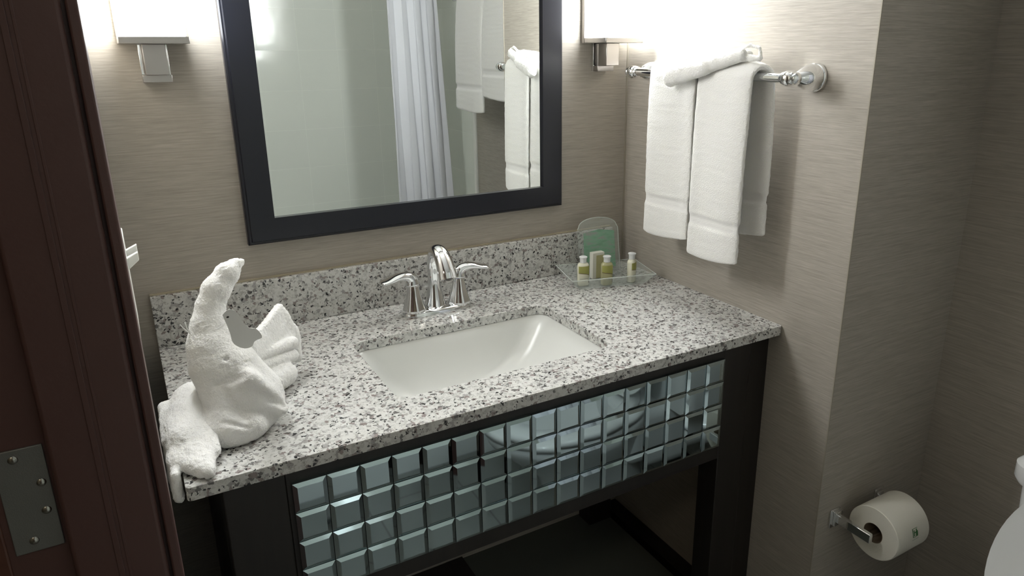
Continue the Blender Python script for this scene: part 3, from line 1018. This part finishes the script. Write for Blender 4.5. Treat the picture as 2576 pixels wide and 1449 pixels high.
def rollpatch(name, polys, m_, off=.0003):
    mb = MB()
    for (u0, u1, v0, v1) in polys:
        k = 4
        v, f = [], []
        for i in range(k + 1):
            a = (v0 + (v1 - v0) * i / k) / R_
            for u in (u0, u1):
                v.append((u, ry - (R_ + off) * math.cos(a), rz_ + (R_ + off) * math.sin(a)))
        f = [(2 * i, 2 * i + 1, 2 * i + 3, 2 * i + 2) for i in range(k)]
        mb.add(v, f)
    return mb.build(name, m_, tr)
cx, cv = .1325, .016
GREENL = mat('logo_green', (.05, .16, .05), .7)
LS = 1.4
rollpatch('logo', [(cx + (a - cx) * LS, cx + (b - cx) * LS, cv + (c - cv) * LS, cv + (d - cv) * LS) for a, b, c, d in [(cx - .0060, cx + .0060, cv + .0058, cv + .0065), (cx - .0060, cx - .0044, cv - .0062, cv + .0065), (cx + .0010, cx + .0060, cv - .0062, cv + .0020), (cx - .0034, cx - .0012, cv - .0050, cv + .0040),
                   (cx - .0012, cx + .0022, cv - .0006, cv + .0010), (cx + .0020, cx + .0046, cv + .0020, cv + .0048), (cx - .0044, cx + .0016, cv - .0068, cv - .0060)]], GREENL)
rollpatch('logo_text', [(cx - .0095 + i * .0020, cx - .0095 + i * .0020 + .0014, cv - .0150, cv - .0150 + (.0022 if i % 3 == 0 else .0015)) for i in range(10)], mat('print_grey', (.36, .37, .33), .8))

# ================================================================== toilet
tl = thing('toilet', 'white toilet with raised lid and a tank against the alcove wall', 'toilet', (.0, -1.175, 0))
TYC = -1.185
def egg(xc, ax, by, z, n=48, sq=1.0, back=None):
    out = []
    for k in range(n):
        a = 2 * math.pi * k / n
        c_, s_ = math.cos(a), math.sin(a)
        x = xc - ax * c_
        if back is not None: x = min(x, back)
        out.append((x, TYC + by * s_, z))
    return out
bowl = [egg(.02, .17, .11, 0), egg(.02, .175, .115, .03), egg(.0, .16, .10, .10), egg(-.03, .17, .105, .20), egg(-.08, .22, .145, .30), egg(-.11, .255, .175, .36), egg(-.115, .262, .182, .390),
        egg(-.115, .255, .175, .395), egg(-.12, .195, .125, .392), egg(-.12, .18, .11, .34), egg(-.11, .13, .08, .27), egg(-.1, .06, .04, .23)]
MB().loft(bowl).build('bowl', TOILETP, tl, smooth=True)
MB().box(.03, .36, TYC - .12, TYC + .12, .20, .392).build('bowl_deck', TOILETP, tl, bevel=.03, segs=4)
MB().loft([egg(-.12, .262, .186, .397), egg(-.12, .262, .186, .412), egg(-.12, .250, .176, .418), egg(-.12, .19, .120, .418), egg(-.12, .182, .112, .410), egg(-.12, .182, .112, .397)], False, False, closed=True).build('seat', TOILETP, tl, smooth=True)
def lidring(x, g):
    out = []
    for k in range(64):
        a = 2 * math.pi * k / 64
        y = TYC - .012 + (.196 - g) * math.copysign(abs(math.cos(a)) ** .9, math.cos(a))
        s_ = math.sin(a)
        z = .565 + (.225 - g) * s_ if s_ > 0 else .565 + (.155 - g) * math.copysign(abs(s_) ** .8, s_)
        out.append((x + (z - .42) * .08, y, z))
    return out
MB().loft([lidring(.045, .012), lidring(.041, .0), lidring(.050, .0), lidring(.060, .006), lidring(.062, .02)]).build('lid', TOILETP, tl, smooth='auto')
MB().loft([rrect(.165, .355, TYC - .18, TYC + .198, .03, .385), rrect(.158, .358, TYC - .203, TYC + .211, .035, .668)]).build('tank', TOILETP, tl, smooth='auto')
MB().loft([rrect(.150, .360, TYC - .208, TYC + .216, .03, .670), rrect(.146, .361, TYC - .214, TYC + .222, .033, .680), rrect(.146, .361, TYC - .214, TYC + .222, .033, .706), rrect(.154, .358, TYC - .206, TYC + .214, .03, .716)]).build('tank_lid', TOILETP, tl, smooth='auto')
MB().tube([(.155, TYC - .15, .62), (.135, TYC - .15, .62), (.130, TYC - .12, .615), (.130, TYC - .09, .61)], .006, 12).build('flush_lever', CHROME, tl, smooth=True)

# ================================================================== bathtub, curtain, rod
tub = thing('bathtub', 'white bathtub along the tiled wall, reflected in the mirror tiles', 'bathtub', (-.4, -2.02, 0))
e0, e1, f0, f1 = XL + .002, X2 - .002, YF + .002, -1.70
rings = [rrect(e0, e1, f0, f1, .004, 0.0), rrect(e0, e1, f0, f1, .004, .385), rrect(e0 + .006, e1 - .006, f0 + .006, f1 - .006, .006, .395), rrect(e0 + .07, e1 - .08, f0 + .05, f1 - .07, .10, .395),
         rrect(e0 + .08, e1 - .10, f0 + .06, f1 - .08, .10, .37), rrect(e0 + .12, e1 - .20, f0 + .10, f1 - .12, .12, .10), rrect(e0 + .18, e1 - .28, f0 + .15, f1 - .17, .12, .06)]
MB().loft(rings).build('tub_shell', PORC, tub, smooth='auto')
rod = MB().tube([(XL + .001, -1.66, 1.99), (X2 - .001, -1.66, 1.99)], .0127, 20).lathe([(.032, 0), (.032, .006), (.02, .014), (.013, .016)], (X2 - .001, -1.66, 1.99), (-1, 0, 0), 24).build('curtain_rod', CHROME, smooth='auto')
tag(rod, 'chrome shower curtain rod spanning the front of the tub', 'curtain rod')
def curtain():
    v, f = [], []
    nx, nz = 150, 40
    for j in range(nz + 1):
        t = j / nz
        z = 1.955 - t * 1.70
        xa, xb = -.065 - .004 * t, .150 + .075 * t
        for i in range(nx + 1):
            u = i / nx
            ph = u * math.pi * 2 * 4.0
            am = (.009 + .006 * t) * (.55 + .45 * noise.noise(Vector((u * 4, 0, 3))) + .4)
            x = xa + (xb - xa) * (u + .028 * math.sin(ph * 2 + 1))
            y = -1.655 + am * math.sin(ph + .6 * math.sin(t * 3 + u * 5)) + .006 * noise.noise(Vector((u * 14, t * 5, 1)))
            v.append((x, y, z))
    for j in range(nz):
        for i in range(nx):
            a = j * (nx + 1) + i
            f.append((a, a + 1, a + nx + 2, a + nx + 1))
    return v, f
v, f = curtain()
cu = thing('shower_curtain', 'white shower curtain gathered to one side, seen in the mirror', 'shower curtain', (.05, -1.66, 1.95))
o = obj('curtain', v, f, CURT, cu, smooth=True)
sm = o.modifiers.new('t', 'SOLIDIFY'); sm.thickness = .0015
for i in range(6):
    xx = -.05 + i * .04
    rg = []
    for k in range(25):
        a = 2 * math.pi * k / 24
        rg.append((xx, -1.66 + .021 * math.cos(a), 1.985 + .026 * math.sin(a)))
    MB().tube(rg, .0018, 8).build('curtain_ring', CHROME, cu, smooth=True)

# ================================================================== towel rack above the toilet
rk = thing('towel_rack', 'chrome towel rack above the toilet, seen in the mirror', 'towel rack', (X2, -1.2, 1.66))
RZ = CT + .755
for yy in (-1.53, -.88):
    MB().box(X2 - .008, X2 - .0005, yy - .02, yy + .02, RZ - .05, RZ + .10).box(X2 - .22, X2 - .008, yy - .006, yy + .006, RZ + .06, RZ + .075).tube([(X2 - .16, yy, RZ + .065), (X2 - .16, yy, RZ)], .006, 12).build('bracket', CHROME, rk, bevel=.001)
MB().tube([(X2 - .16, -1.545, RZ), (X2 - .16, -.865, RZ)], .008, 16).build('bar', CHROME, rk, smooth='auto')
for xx in (.02, .07, .12, .17, .215):
    MB().tube([(X2 - xx, -1.535, RZ + .078), (X2 - xx, -.875, RZ + .078)], .004, 10).build('shelf_bar', CHROME, rk, smooth='auto')
for yc_, wd, zz, lb in ((-1.315, .25, CT + .305, 'white bath towel on the rack above the toilet, nearer the shower curtain in the mirror'),
                        (-1.045, .28, CT + .365, 'white bath towel on the rack above the toilet, nearer the wall corner in the mirror')):
    drape('bath_towel', yc_, wd, zz, zz + .05, X2 - .205, X2 - .12, .030, lb, seed=yc_ * 9, grp='bath towels on the rack', bx=X2 - .16, bz=RZ, bandf=.09)
lt = 0
